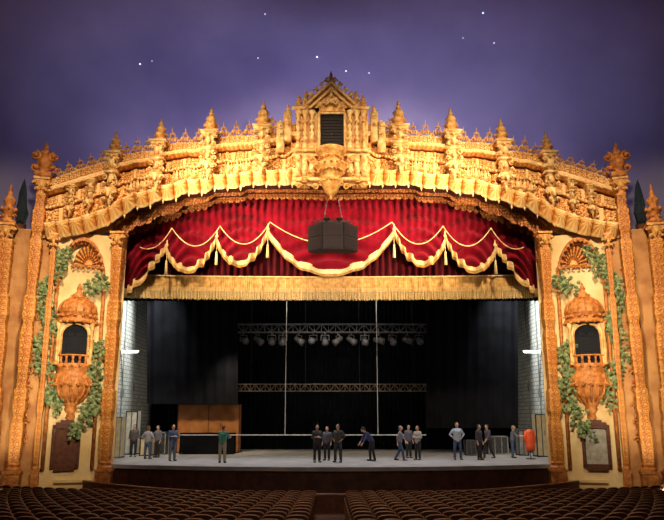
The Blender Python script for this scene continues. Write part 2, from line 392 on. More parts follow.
for d in (237,256):
    for s in (-1,1):
        p=FW(331+s*d,np.interp(d,UPX,UPY)+16)
        obj('bracket_pier',pmm,arch,(p[0],p[1]-.1,p[2]),0,(.55,.62,.60))
# small niches with shell heads in the frieze between the piers
nm_=MB(); nm_.lathe([(.0,-.34),(.06,-.30),(.14,-.22),(.17,-.16)],(0,-.05,0),12,pi,2*pi)
arc=[(.17*math.cos(pi*i/12),-.10,.22+.17*math.sin(pi*i/12)) for i in range(13)]
nm_.tube([(.17,-.10,-.12)]+arc+[(-.17,-.10,-.12)],.035,6); nm_.box((0,-.1,-.14),(.46,.2,.06)); nm_.sph((0,-.12,.24),(.07,.07,.08)); nm_.sph((0,-.12,.04),(.085,.07,.16)); nm_.volute((0,-.1,.48),.08,1.2,.025)
nmm=mkmesh('frieze_niche',nm_,CREAMG,True)
for d in (84,93,102,136,144,153,185,192,199):
    for s in (-1,1):
        lo=np.interp(d,LOWX,LOWY); up=np.interp(d,UPX,UPY); p=FW(331+s*d,lo+(up-lo)*.385); obj('frieze_niche',nmm,arch,(p[0],p[1]-.12,p[2]),0,(1,1,1))
pd=MB().lathe([(0,-.26),(.03,-.22),(.02,-.18),(.06,-.12),(.06,-.06),(.03,0),(.07,.05),(.07,.10)],n=8)
pdm=mkmesh('pendant_drop',pd,CREAMG,True)
for k in range(-16,17):
    px=331+k*PER
    if abs(px-331)>214 or abs(k)<2: continue
    p=W(px,np.interp(abs(px-331),LOWX,LOWY)-1,-.25); obj('pendant_drop',pdm,arch,p,0,.9)
# central aedicule
cg=obj('central_shrine',None,arch,label='gabled shrine with dark niche crowning the arch')
def Wp(px,py,Y=-.6):
    p=W(px,py,Y); return (p[0],p[2])
for nm_,pts_ in (('shrine_pillar',[(296,182),(296,108),(319,108),(319,182)]),('shrine_pillar',[(345,182),(345,108),(368,108),(368,182)]),('shrine_sill',[(319,182),(319,150),(345,150),(345,182)]),
   ('shrine_gable',[(319,114),(308,108),(303,106),(303,99),(309,99),(311,93),(317,95),(321,88),(325,88),(331,79),(337,88),(341,88),(345,95),(351,93),(353,99),(359,99),(359,106),(354,108),(345,114)])):
    g=MB().prism([Wp(*q) for q in pts_],-.6,.3); part(nm_,g,GOLD,cg)
g=MB()
for a,c,r in (((307,104),(331,82),.08),((355,104),(331,82),.08),((310,108),(331,89),.06),((352,108),(331,89),.06),((292,108),(306,108),.10),((356,108),(370,108),.10),((292,150),(319,150),.10),((345,150),(370,150),.10),((292,155),(370,155),.06),((292,179),(370,179),.10),((318,113),(344,113),.07),((319,113),(319,150),.07),((345,113),(345,150),.07),((318,150),(346,150),.09)):
    A_=W(*a,-.75);B_=W(*c,-.75); g.tube([A_,B_],r,8)
for s in (-1,1):
    for f in (.08,.28,.48,.68,.86):
        w=W(331+s*28*(1-f),105-24*f-3,-.7); g.volute(w,.14,1.3,.045,s,0); g.sph((w[0],w[1],w[2]+.17),.07,6,4)
part('shrine_moulding',g,CREAMG,cg,True)
for px in (298,305,312,350,357,364):
    g=MB()
    bz=W(px,149,-.8); tz=W(px,111,-.8); Hh=tz[2]-bz[2]
    pr=[(.16,0),(.16,.12),(.10,.18)]+[(.10+.045*math.cos(k*2.2),.25+k*(Hh-.55)/14) for k in range(15)]+[(.10,Hh-.25),(.17,Hh-.1),(.17,Hh)]
    g.lathe(pr,bz,12)
    w=W(px,165,-.8); g.volute((w[0],w[1],w[2]-.3),.15,1.5,.045,1 if px<331 else -1); g.volute((w[0],w[1],w[2]+.22),.13,1.5,.04,-1 if px<331 else 1); g.box((w[0],w[1]+.1,w[2]),(.26,.3,1.1))
    w=W(px,138,-1.0); g.sph(w,(.11,.09,.13)); w=W(px,122,-1.0); g.volute(w,.12,1.2,.035,1 if px<331 else -1)
    part('shrine_colonnette',g,CREAMG,cg,True)
g=MB(); w=W(331,101,-.85); g.volute((w[0]-.2,w[1],w[2]-.05),.2,1.5,.05,1); g.volute((w[0]+.2,w[1],w[2]-.05),.2,1.5,.05,-1); g.sph(w,.12); g.sph((w[0],w[1],w[2]+.4),(.07,.06,.18)); g.volute((w[0]-.55,w[1],w[2]-.2),.13,1.5,.04,-1); g.volute((w[0]+.55,w[1],w[2]-.2),.13,1.5,.04,1)
w=W(331,152,-.9)
part('gable_cartouche',g,CREAMG,cg,True)
g=MB()
g.lathe([(.0,-2.60),(.07,-2.50),(.06,-2.42),(.20,-2.30),(.34,-2.10),(.48,-1.85),(.56,-1.6),(.42,-1.45),(.52,-1.3),(.74,-1.0),(.86,-.78),(.64,-.66),(.50,-.55),(.50,-.3),(.70,-.15),(.80,0),(.80,.08)],w,20)
for i in range(9):
    a=pi+pi*i/8; g.sph((w[0]+.54*math.cos(a),w[1]+.54*math.sin(a),w[2]-1.66),.09,8,5); g.sph((w[0]+.84*math.cos(a),w[1]+.84*math.sin(a),w[2]-.82),.08,8,5); g.volute((w[0]+.54*math.cos(a),w[1]+.54*math.sin(a),w[2]-.42),.11,1.2,.035,1 if i%2 else -1); g.volute((w[0]+.62*math.cos(a),w[1]+.62*math.sin(a),w[2]-1.15),.12,1.2,.04,1 if i%2 else -1)
for s in (-1,1): g.volute((w[0]+s*1.02,w[1],w[2]-.45),.20,1.6,.055,s); g.volute((w[0]+s*1.0,w[1],w[2]-1.15),.18,1.6,.05,-s); g.volute((w[0]+s*.80,w[1],w[2]-1.9),.18,1.6,.05,s); g.volute((w[0]+s*1.35,w[1]+.1,w[2]-1.5),.20,1.6,.055,-s); g.volute((w[0]+s*1.68,w[1]+.2,w[2]-1.75),.16,1.6,.05,s)
part('shrine_corbel',g,GOLD,cg,True)
g=MB(); a=W(332,131,-.15); g.box((a[0],.12,a[2]),(1.42,.1,2.2)); part('niche_recess',g,GLASSD,cg,label='dark niche opening')
g=MB(); g.box((a[0],-.45,a[2]-.02),(1.20,.3,1.84))
for k in range(10): g.box((a[0],-.62,a[2]-.80+k*.17),(1.08,.05,.05))
part('niche_louvre',g,SPKB,cg,label='dark louvred box in the niche')
for px,py,k in ((331,81,.40),(299,107,.50),(363,107,.50),(306,99,.36),(356,99,.36),(288,117,.5),(374,117,.5)):
    p=W(px,py,-.3); obj('pinnacle',fmm,cg,p,0,k)
for s in (-1,1):
    g=MB()
    for q,(dx,py) in enumerate(((43,118),(50,128))):
        p=W(331+s*dx,py,-.35); g.box((p[0],p[1],p[2]-.6),(.40,.6,1.6)); g.volute((p[0],p[1]-.35,p[2]-.1),.17,1.5,.05,s); g.volute((p[0],p[1]-.35,p[2]-.55),.15,1.5,.045,-s); g.sph((p[0],p[1]-.2,p[2]+.25),.09)
    part('shrine_wing',g,CREAMG,cg,True)
# ------------------------------------------------------------ columns
def column(name,label,loc,rz,r,z0,z1,finial=0,mat=ORREL,tilt=0):
    t=thing(name,label,'column',loc,rz); H=z1-z0
    t.rotation_euler=(0,tilt,rz)
    nz=int(H/.04); na=64
    a=np.linspace(0,2*pi,na+1)[:-1]; z=np.linspace(0,H,nz); A,Z=np.meshgrid(a,z,indexing='ij')
    R=relief(A*.30/(2*pi)*6*1.0+.2,Z+.1,.30)
    prz=np.interp(z%4.4,[0,.5,.6,.9,1.5,2.4,3.2,3.5,3.7,4.0,4.4],[1.0,1.0,.78,.74,.84,.98,1.02,.80,.80,1.05,1.0])
    rr=r*prz[None,:]*np.ones_like(A)+R*.05*min(1,r/.3)
    sq=1/np.maximum(np.abs(np.cos(A)),np.abs(np.sin(A)))**.8; rr=rr*sq
    P=np.stack([rr*np.cos(A),rr*np.sin(A),Z],-1)
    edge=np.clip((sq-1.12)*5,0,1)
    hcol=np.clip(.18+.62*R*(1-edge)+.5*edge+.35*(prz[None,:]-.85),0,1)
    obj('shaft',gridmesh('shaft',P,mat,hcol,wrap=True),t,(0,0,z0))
    g=MB().box((0,0,.55),(r*2.6,r*2.6,1.1)).box((0,0,.1),(r*3,r*3,.2)).box((0,0,1.15),(r*2.9,r*2.9,.12)).lathe([(r*1.35,1.2),(r*1.4,1.3),(r*1.0,1.4),(r*1.2,1.5),(r*.95,1.6)],n=20)
    part('base',g,ORANGE,t,loc=(0,0,z0))
    g=MB().lathe([(r*.9,-1.0),(r*1.15,-.92),(r*.9,-.85),(r*1.0,-.5),(r*1.35,-.2),(r*1.2,-.1)],n=20).box((0,0,-.05),(r*2.9,r*2.8,.12)).box((0,0,-.16),(r*2.5,r*2.4,.10))
    for s in (-1,1): g.volute((s*r*1.1,-r*1.15,-.34),.14,1.4,.045,s); g.volute((s*r*.8,-r*1.1,-.65),.11,1.4,.035,-s)
    g.sph((0,-r*1.2,-.45),(.07,.07,.2))
    part('capital',g,GOLD,t,False,loc=(0,0,z1))
    if finial:
        g=MB().box((0,0,.15),(.7,.7,.3)).lathe([(.25,.3),(.2,.45),(.30,.6),(.38,.85),(.3,1.05),(.14,1.15),(.2,1.28),(.24,1.42),(.12,1.55),(.08,1.65),(.12,1.75),(0,2.0)],n=14)
        for s in (-1,1):
            g.volute((s*.42,-.05,1.18),.24,1.5,.085,s,pi/2); g.volute((s*.40,-.05,.55),.18,1.5,.06,s,-pi/2)
        part('scroll_finial',g,ORANGE,t,True,loc=(0,0,z1),label='dark amber urn with scrolls')
    return t
for s in (-1,1):
    zt=W(112,236,0)[2]
    column('ornate_column','amber gilded carved column flanking the stage opening',(s*(X0+.02),-.50,0),0,.25,-1.4,zt)
    c,sn=math.cos(PHI),math.sin(PHI)
    def bl(u,w): 
        return (s*(X0+u*c)-s*w*sn, -u*sn-w*c)
    for pxb,pxt,r,pyt,fin in ((17,45,.25,183,1),(-6,10,.28,228,0),(38,56,.12,236,0)):
        ub,_=bay(pxb,455); ut,z1_=bay(pxt,pyt)
        x,y=bl(ub,r+.28 if r>.2 else .38); tl=-s*math.atan2(ub-ut,z1_+.6)
        column('ornate_column','amber gilded carved column with tall base on the side wall' if r>.2 else 'slim gilded carved column beside the cream wall bay',(x,y,0),-s*PHI,r,-1.4,z1_,fin,tilt=tl)
        if pxb==-6:
            xt,yt=bl(ut,r+.28); t=thing('pinnacle','amber pinnacle standing on the outer column','finial',(xt,yt,z1_+.02),0)
            obj('urn',fmo,t,(0,0,.0),0,(1.0,1.0,1.35))
    # carved scroll panels on the amber wall strip
    t=thing('carved_wall_panel','amber carved scroll panel on the wall between columns','relief',(s*X0,0,0),-s*PHI)
    g=MB()
    for q in range(12):
        u_,z_=bay(25+q*1.3,440-q*17); g.volute((s*u_,-.16,z_),.17,1.4,.045,1 if q%2 else -1); g.sph((s*u_,-.18,z_+.36),(.07,.06,.13))
    part('scroll_relief',g,ORANGE,t,True)
    u,z=bay(17,240); x,y=bl(u,-.45)
    g=MB(); prf=[(.05,0),(.06,.3),(.18,.45),(.22,.9),(.18,1.4),(.14,2.0),(.08,2.4),(0,2.7)]
    g.lathe(prf,n=12); g.V=[(v[0]*(1+.5*random.random()),v[1]*(1+.5*random.random()),v[2]+.1*random.random()) for v in g.V]
    tr=thing('cypress_tree','small dark cypress tree standing on the wall top','tree',(x,y,11.45),0)
    part('foliage',g,TREE,tr,False); part('planter',MB().lathe([(.2,0),(.26,.3),(.28,.33)],n=12),BROWN,tr)
    M=thing('wall_arch_relief','gilded blind arch with fan shell relief on the cream wall','relief',(s*X0,0,0),-s*PHI)
    pts=[]; Lu,Lz=bay(57,292); Ru,Rz=bay(104,290); cu=(Lu+Ru)/2; ra=abs(Lu-Ru)/2; top_z=bay(80,244)[1]
    for i in range(41):
        a=pi*i/40; pts.append((s*(cu+ra*math.cos(a)),-.12,Lz+(top_z-Lz)*math.sin(a)))
    full=[(pts[0][0],-.12,-.2)]+pts+[(pts[-1][0],-.12,-.2)]
    g=MB().tube(full,.09,8).tube([(p[0]*1.0,p[1]-.04,p[2]+.22) for p in pts],.10,6)
    for i in range(0,41,2): p=pts[i]; g.volute((p[0],p[1]-.10,p[2]+.1),.12,1.3,.04,1 if i<20 else -1)
    part('arch_moulding',g,ORANGE,M,True)
    f0=bay(74,262); f1_=bay(104,262); fw=abs(f0[0]-f1_[0])/2; fc=(f0[0]+f1_[0])/2; zb_=bay(90,266)[1]; zt_=bay(90,246)[1]
    nA,nR=90,30; PP=np.zeros((nA,nR,3)); HH=np.zeros((nA,nR))
    for i in range(nA):
        a=pi*i/(nA-1)
        for j in range(nR):
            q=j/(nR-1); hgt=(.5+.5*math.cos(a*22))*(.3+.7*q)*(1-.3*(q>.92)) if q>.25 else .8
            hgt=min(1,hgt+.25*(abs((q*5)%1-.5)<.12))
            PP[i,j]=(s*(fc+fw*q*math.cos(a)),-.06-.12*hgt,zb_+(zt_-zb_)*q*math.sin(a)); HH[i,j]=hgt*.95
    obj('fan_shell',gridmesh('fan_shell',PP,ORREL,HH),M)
    g=MB()
    for k in range(7): g.volute((s*(fc-fw+k*(2*fw)/6),-.12,zb_-.14),.11,1.3,.035,1 if k%2 else -1)
    part('scroll_band',g,ORANGE,M,True)
    # niche window
    nu,nz=bay(74,366)
    t=thing('niche_balcony','amber baroque niche window with domed canopy and hanging basin','balcony',(s*(X0+nu*c),-nu*sn,nz),-s*PHI)
    zc=bay(74,324)[1]-nz
    g=MB()
    g.lathe([(.90,0),(.98,.08),(.93,.2),(.78,.26),(.78,.40),(.93,.48),(.93,.58),(.85,.85),(.68,1.08),(.43,1.26),(.28,1.36),(.36,1.44),(.20,1.56),(.10,1.68),(.15,1.78),(0,2.15)],(0,0,zc),24,pi,2*pi,sy=.85)
    for i in range(9):
        a=pi+pi*i/8; g.tube([(.91*math.cos(a),.79*math.sin(a),zc+.55),(.85*math.cos(a),.74*math.sin(a),zc+.87),(.68*math.cos(a),.59*math.sin(a),zc+1.1),(.37*math.cos(a),.32*math.sin(a),zc+1.30)],.045,6)
        g.sph((.97*math.cos(a),.82*math.sin(a),zc+.03),.09,8,5); g.volute((.88*math.cos(a),.74*math.sin(a),zc+.33),.11,1.2,.035,1 if i%2 else -1)
    part('canopy',g,ORANGE,t,True)
    ar=.60; zs=zc-.62
    arcp=[(-ar,.1)]+[(ar*math.cos(pi-pi*i/16),zs+ar*math.sin(pi-pi*i/16)*.95) for i in range(17)]+[(ar,.1)]
    g=MB().prism(arcp,-.30,-.02); part('window_pane',g,GLASSD,t,label='dark arched window opening')
    g=MB()
    g.prism([(-.80,0),(-.80,zc),(-ar,zc),(-ar,0)],-.40,0); g.prism([(ar,0),(ar,zc),(.80,zc),(.80,0)],-.40,0)
    for i in range(1,17):
        (xa,za),(xb,zb2)=arcp[i],arcp[i+1]; g.prism([(xa,za),(xa,zc),(xb,zc),(xb,zb2)],-.40,0)
    g.box((0,-.2,.05),(1.6,.42,.12))
    part('window_frame',g,CREAM,t,label='pale cream arched frame')
    g=MB().tube([(x_,-.42,z_) for x_,z_ in arcp],.045,6)
    for q in (-1,1): g.lathe([(.10,0),(.12,.1),(.06,.2),(.09,zc*.5),(.05,zc-.4),(.12,zc-.2),(.12,zc)],(q*.76,-.48,0),10)
    part('frame_colonnette',g,GOLD,t,True)
    g=MB()
    for q in (-.28,0,.28): g.box((q,-.33,(zs+.3)/2),(.012,.03,zs+.2))
    for q in (.35,.7): g.box((0,-.33,zc*q),(1.0,.03,.012))
    part('window_lattice',g,SPKB,t)
    g=MB()
    g.lathe([(0,-2.95),(.08,-2.85),(.06,-2.7),(.22,-2.5),(.17,-2.3),(.30,-2.1),(.26,-1.95),(.48,-1.72),(.76,-1.35),(.92,-.95),(.94,-.65),(.84,-.42),(.74,-.3),(.85,-.12),(.90,.05),(.80,.1)],(0,0,0),24,pi,2*pi,sy=.85)
    for i in range(9):
        a=pi+pi*i/8; g.tube([(.86*math.cos(a),.73*math.sin(a),-.42),(.95*math.cos(a),.81*math.sin(a),-.8),(.78*math.cos(a),.66*math.sin(a),-1.35),(.46*math.cos(a),.39*math.sin(a),-1.75)],.05,6); g.sph((.90*math.cos(a),.76*math.sin(a),-.02),.08,8,5); g.volute((.95*math.cos(a),.81*math.sin(a),-.95),.12,1.2,.04,1 if i%2 else -1)
        g.lathe([(.05,0),(.07,.12),(.04,.2),(.07,.32),(.05,.4)],(.78*math.cos(a),.66*math.sin(a),.05),6)
    g.tube([(.80*math.cos(pi+pi*i/16),.68*math.sin(pi+pi*i/16),.48) for i in range(17)],.05,6)
    part('basin',g,ORANGE,t,True)
    # ivy
    iv=thing('ivy_garland','green ivy garland climbing around the niche window','ivy',(s*X0,0,0),-s*PHI)
    g=MB(); f=MB()
    paths=[[(70,250),(64,262),(60,272),(50,284),(43,296),(45,310),(54,322),(48,334),(42,346)],[(42,346),(40,360),(48,372),(57,384),(52,396),(58,408)],
           [(104,280),(98,288),(88,290)],[(94,345),(101,352),(97,366),(91,376),(99,388),(96,402),(86,412),(82,426),(74,434)]]
    for pa in paths:
        Q=[]
        for i in range(len(pa)-1):
            for q in range(5):
                w_=q/5; Q.append((pa[i][0]*(1-w_)+pa[i+1][0]*w_+random.uniform(-1.6,1.6),pa[i][1]*(1-w_)+pa[i+1][1]*w_))
        pts=[]
        for q in Q:
            u,z=bay(*q); pts.append((s*u,-.22-.05*random.random(),z))
        g.tube(pts,.035,5)
        for p in pts:
            dens=random.choice((2,6,13))
            for _ in range(dens):
                a=random.random()*2*pi; rr=random.random()*.36; L_=.12+.13*random.random()
                f.leaf((p[0]+rr*math.cos(a),p[1]-.15*random.random(),p[2]+rr*math.sin(a)),(L_*math.cos(a+.6),-.06,L_*math.sin(a+.6)),L_*.42)
    part('stem',g,VINE,iv,True); part('foliage',f,IVY,iv)
    u,z=bay(66,446)
    t=thing('wall_plaque','brown framed notice panel beneath the hanging basin' if s<0 else 'brown framed pale panel beneath the hanging basin','plaque',(s*(X0+u*c),-u*sn,z),-s*PHI)
    g=MB()
    for q in (-1,1): g.box((q*.55,-.09,0),(.16,.18,1.9)); g.box((0,-.09,q*.92),(1.26,.18,.16))
    g.box((0,-.1,1.05),(1.0,.2,.14)).box((0,-.1,1.17),(.6,.18,.12)).box((0,-.1,-1.07),(.9,.16,.12))
    part('frame',g,BROWN,t); part('panel',MB().box((0,-.05,0),(.98,.06,1.72)),PANELW if s>0 else BROWN,t)
    u0,_=bay(100,470); u1,_=bay(55,470)
    g=MB().box((s*(u0+u1)/2,-.1,-.75),(abs(u1-u0),.2,.12)).box((s*(u0+u1)/2,-.06,-1.2),(abs(u1-u0),.12,.4))
    o=struct('baseboard_right' if s>0 else 'baseboard_left',g,CREAM); o.location=(s*X0,0,0); o.rotation_euler=(0,0,-s*PHI)
# ------------------------------------------------------------ valance curtain
cur=thing('valance_curtain','crimson velvet valance with gold swag trim and gold fringe border','curtain')
NXc=1400; pxs=np.linspace(113,549,NXc); P=np.zeros((NXc,24,3))
for i,px in enumerate(pxs):
    d=abs(px-331); t0=np.interp(d,LOWX,LOWY)-2; a=np.array(W(px,t0,2.5)); c=np.array(W(px,284,2.5))
    P[i]=a+(c-a)*np.linspace(0,1,24)[:,None]
    P[i,:,1]+=.15*math.sin(px*.95)+.06*math.sin(px*.43)
obj('backing_drape',gridmesh('backing_drape',P,VELVETD),cur)
P=np.zeros((2400,8,3)); pxs=np.linspace(114,548,2400)
def fb(px): return 2.5*(1-((px-331)/217)**2)-.5
for i,px in enumerate(pxs):
    a=np.array(W(px,275+fb(px),2.05)); c=np.array(W(px,290+fb(px),2.05)); P[i]=a+(c-a)*np.linspace(0,1,8)[:,None]
    P[i,:,1]+=(.022*math.sin(px*3.4)+.05*math.sin(px*.45)+.05*math.sin(px*.83+1)+.02*math.sin(px*5.7+math.sin(px)))*np.linspace(.6,1,8)
obj('gold_border',gridmesh('gold_border',P,FRINGE),cur)
f=MB()
for k in range(900):
    px=115+k*.481; a=W(px,286+fb(px),2.0+.04*math.sin(k)); c=W(px+random.uniform(-.3,.3),298+fb(px)+random.uniform(-.8,.8),2.0); f.tube([a,c],[.008,.013],3,False)
part('fringe',f,ROPE,cur); 
a=[W(px,275+fb(px),1.95) for px in range(114,549,6)]; part('border_cord',MB().tube(a,.035,6),ROPE,cur,True)
anch=[(123,296),(167,249),(217,240),(268,233),(394,233),(445,240),(495,249),(539,296)]
sag=[(150,262),(192,269),(243,263),(331,272),(419,263),(470,269),(512,262)]
def swag(p0,ps,p1,k):
    NA,NB=90,52; P=np.zeros((NA,NB,3)); bot=[]
    for i in range(NA):
        q=i/(NA-1); 
        px=p0[0]+(p1[0]-p0[0])*q; yl=p0[1]+(p1[1]-p0[1])*q
        if k in (0,6): by=yl+ (4*q*(1-q))*5
        else:
            s_=ps[1]-(p0[1]+p1[1])/2; by=yl+(1-abs(2*q-1)**2.5)*s_
        d=abs(px-331); ty=max(np.interp(d,LOWX,LOWY)+4, 200)
        if k in (0,6): ty=max(ty,np.interp(d,[150,165,215],[205,215,238]))
        for j in range(NB):
            w=j/(NB-1); a=W(px,ty+(by-ty)*w,1.75); b_=math.sin(pi*q)
            uf=w*(.35+.65*b_)
            P[i,j]=(a[0],a[1]-.30*w-.12*b_+.24*math.sin(uf*33)*(.35+.65*w)*(.3+.7*b_) + .14*math.sin(px*.9)*(1-w)**1.3,a[2])
        bot.append(tuple(P[i,-1]))
    obj('swag',gridmesh('swag',P,VELVET),cur)
    TR=np.array([[(x,y-.05-.03*math.sin(pi*e),z+.18-.36*e) for e in np.linspace(0,1,7)] for x,y,z in bot])
    obj('swag_trim',gridmesh('swag_trim',TR,ROPE),cur,label='cream gold swag border')
    fr=MB()
    for i in range(NA-1):
        for q in range(3):
            w=q/3; x=[bot[i][e]*(1-w)+bot[i+1][e]*w for e in range(3)]; fr.tube([(x[0],x[1]-.05,x[2]-.13),(x[0],x[1]-.05,x[2]-.30)],[.012,.016],3,False)
    part('swag_fringe',fr,FRINGE,cur)
for k in range(7): swag(anch[k],sag[k],anch[k+1],k)
def rope(p0,p1,s_,Y=1.05,r=.026):
    pts=[]
    for i in range(25):
        q=i/24; pts.append(W(p0[0]+(p1[0]-p0[0])*q,p0[1]+(p1[1]-p0[1])*q+4*q*(1-q)*s_,Y))
    part('rope_swag',MB().tube(pts,r,6),ROPE,cur,True)
for a,c,s_ in (((140,247),(172,228),9),((172,228),(220,226),19),((220,226),(270,222),20),((270,222),(392,222),22),((392,222),(443,226),20),((443,226),(491,228),19),((491,228),(524,247),9)): rope(a,c,s_)
tm=MB().tube([(0,0,.3),(0,0,-.55)],.018,6).sph((0,0,-.58),.065).lathe([(.04,-.62),(.06,-.70),(.09,-1.25),(0,-1.25)],n=12)
tmm=mkmesh('tassel',tm,ROPE,True)
for p in anch[1:-1]: 
    q=W(p[0],p[1]+2,1.0); obj('tassel',tmm,cur,q)
    q=W(p[0],p[1]-4,1.05); part('rosette',MB().sph(q,(.09,.07,.09)).sph((q[0],q[1],q[2]+.16),(.04,.04,.14)),ROPE,cur,True)
# ------------------------------------------------------------ loudspeaker cluster
p=W(333,235,-1.2)
sp=thing('loudspeaker_cluster','black cluster of three loudspeaker cabinets hung from cables','loudspeaker',(p[0],p[1],p[2]))
for k,a in enumerate((-.75,0,.75)):
    x=math.sin(a)*1.30; y=1.05-math.cos(a)*1.05
    cab=MB(); hw=.50
    V=[(-hw,-.02,-.72),(hw,-.02,-.72),(.28,.7,-.72),(-.28,.7,-.72),(-hw,-.02,.66),(hw,-.02,.66),(.28,.7,.66),(-.28,.7,.66)]
    cab.add(V,[(3,2,1,0),(4,5,6,7),(0,1,5,4),(1,2,6,5),(2,3,7,6),(3,0,4,7)])
    c_=part('speaker_cabinet',cab,SPKB,sp,loc=(x,y,0),rz=a)
    gr=MB().box((0,-.04,.3),(.88,.05,.6)).box((0,-.04,-.36),(.88,.05,.6))
    for q in range(9): gr.box((0,-.075,-.6+q*.06),(.84,.02,.02)); gr.box((0,-.075,.04+q*.06),(.84,.02,.02))
    part('grille',gr,GRILL,c_)
g=MB()
for s in (-1,1): g.tube([(s*.45,.3,.66),(s*.45,.3,1.0),(s*.25,.5,2.2)],.025,5)
g.tube([(-.9,.3,.8),(.9,.3,.8)],.05,6)
part('hanging_rig',g,METAL,sp)
for s in (-1,1): part('horn',MB().tube([(s*.32,0,.66),(s*.32,0,.76)],.05,6).sph((s*.32,0,.84),(.17,.16,.10)),SPKB,sp,True)
# ------------------------------------------------------------ stage interior
def drape(name,label,px0,px1,pyt,pyb,Y,mat,amp=.13,fr=1.4):
    n=int((px1-px0)*4); P=np.zeros((n,10,3))
    for i in range(n):
        px=px0+(px1-px0)*i/(n-1); a=np.array(W(px,pyt,Y)); c=np.array(W(px,pyb,Y)); P[i]=a+(c-a)*np.linspace(0,1,10)[:,None]
        P[i,:,1]+=amp*math.sin(px*fr)+amp*.5*math.sin(px*.47)
    o=obj(name,gridmesh(name,P,mat)); o['label']=label; o['category']='curtain'; return o
drape('stage_curtain','tall black masking drape hanging above plywood scenery',147,238,272,404,8.0,BLACK,amp=.06,fr=.6)
drape('stage_curtain','tall black masking drape hanging at the side of the stage',426,518,272,428,8.0,BLACK,amp=.06,fr=.6)
drape('stage_backdrop','full width black backdrop at the rear of the stage',153,509,272,449,13.6,BLACK2)
drape('stage_border','black border drape hung high across the stage',118,544,265,301,4.6,BLACK2)
def truss(label,px0,px1,py0,py1,Y,name='lighting_truss',mat=TRUSSM,r=.035,step=7):
    g=MB(); a=W(px0,py0,Y); b_=W(px1,py0,Y); c_=W(px0,py1,Y); n=max(8,int((px1-px0)/step)); h=a[2]-c_[2]
    x0,x1=a[0],b_[0]; zt,zb=a[2],c_[2]
    for yy in (Y,Y+.4):
        for z in (zt,zb): g.tube([(x0,yy,z),(x1,yy,z)],r,6)
        for i in range(n):
            xa=x0+(x1-x0)*i/n; xb=x0+(x1-x0)*(i+1)/n
            g.tube([(xa,yy,zb if i%2 else zt),(xb,yy,zt if i%2 else zb)],r*.55,5); g.tube([(xa,yy,zb),(xa,yy,zt)],r*.45,5)
    t=thing(name,label,'truss'); part('lattice',g,mat,t)
    for f_ in (.08,.36,.64,.92): part('hanging_wire',MB().tube([(x0+(x1-x0)*f_,Y+.2,zt),(x0+(x1-x0)*f_,Y+.2,13.9)],.010,4),METAL,t)
    return x0,x1,zb
x0,x1,zb=truss('long metal lattice lighting truss carrying spotlights',236,428,324,332,9)
truss('low pale metal lattice truss hanging in front of the backdrop',235,430,384,391,10,r=.024,step=5,mat=TRUSSW)
lb=MB(); lb.lathe([(.12,-.36),(.16,-.24),(.19,.1),(.24,.36)],n=12)
lb.V=[(v[0],v[2]*-1,v[1]) for v in lb.V]
LAMPB=pmat('lamp_housing',(.09,.085,.08),(.055,.05,.045),rough=.45,scale=9)
lbm=mkmesh('lamp_body',lb,LAMPB,True); ln=MB().sph((0,-.34,0),(.18,.04,.18)); lnm=mkmesh('lens',ln,LENS,True)
yk=MB().tube([(-.26,0,0),(-.26,0,.34),(.26,0,.34),(.26,0,0)],.03,5).tube([(0,0,.34),(0,0,.56)],.035,5); ykm=mkmesh('yoke',yk,LAMPB)
for i in range(14):
    x=x0+.5+(x1-x0-1)*i/13+random.uniform(-.12,.12)
    t=thing('stage_light','black stage spotlight hanging from the truss','spotlight',(x,9,zb-.56),random.uniform(-1.2,1.2),group='spotlights on the truss')
    bo=obj('lamp_body',lbm,t); bo.rotation_euler=(random.uniform(.2,.8),0,0); obj('lens',lnm,bo); obj('yoke',ykm,t)
a=W(180,435,5.5); b_=W(426,435,5.5); t=thing('rigging_batten','thin metal batten pipe lowered on two long steel cables','pipe')
part('pipe',MB().tube([a,b_],.03,8),STEEL,t)
for px in (285,378): p=W(px,435,5.5); part('cable',MB().tube([p,(p[0],5.5,13.8)],.022,6),STEEL,t)
for s in (-1,1):
    p=W(331+s*203,352,7.4)
    t=thing('fluorescent_light','glowing white fluorescent tube bracketed off the block wall','light',(s*13.12,7.4,p[2]))
    part('housing',MB().box((-s*.55,.02,.07),(1.1,.12,.08)).box((-s*.05,.02,.0),(.08,.2,.35)),WHITEP,t); part('tube',MB().tube([(-s*.10,-.05,0),(-s*1.05,-.05,0)],.06,8),TUBE,t)
    t=thing('wall_conduit','thin grey metal conduit pipes running up the block wall','pipe',(s*13.1,0,0))
    for yy in (4.6,6.1,7.9,9.9): part('conduit',MB().tube([(0,yy,0),(0,yy,12)],.035,6).box((0,yy,2.2+yy*.2),(.12,.35,.5)),GREYP,t)
def boxthing(name,label,cat,px0,px1,pyt,Y,dep,mat,trim=METAL,div=2):
    a=W(px0,pyt,Y); c_=W(px1,pyt,Y); w=c_[0]-a[0]; h=a[2]; cx=(a[0]+c_[0])/2
    t=thing(name,label,cat,(cx,Y+dep/2,0))
    part('body',MB().box((0,0,h/2+.04),(w-.06,dep-.06,h-.08)),mat,t)
    g=MB()
    for i in (-1,1):
        for j in (-1,1):
            g.box((i*(w/2-.03),j*(dep/2-.03),h/2),(.06,.06,h))
        g.box((0,i*(dep/2-.03),h-.03),(w,.06,.06)); g.box((0,i*(dep/2-.03),.03),(w,.06,.06))
    for k in range(1,div): g.box((-w/2+w*k/div,-dep/2+.01,h/2),(.04,.03,h-.1))
    part('frame',g,trim,t)
    part('handle',MB().tube([(w*.2,-dep/2,h*.5),(w*.2,-dep/2-.06,h*.52),(w*.2,-dep/2-.06,h*.6),(w*.2,-dep/2,h*.62)],.015,5),trim,t)
    return t
boxthing('scenery_wall','brown plywood scenery wall with timber frame','scenery',178,240,404,9.2,.8,PLY,BROWN,2)
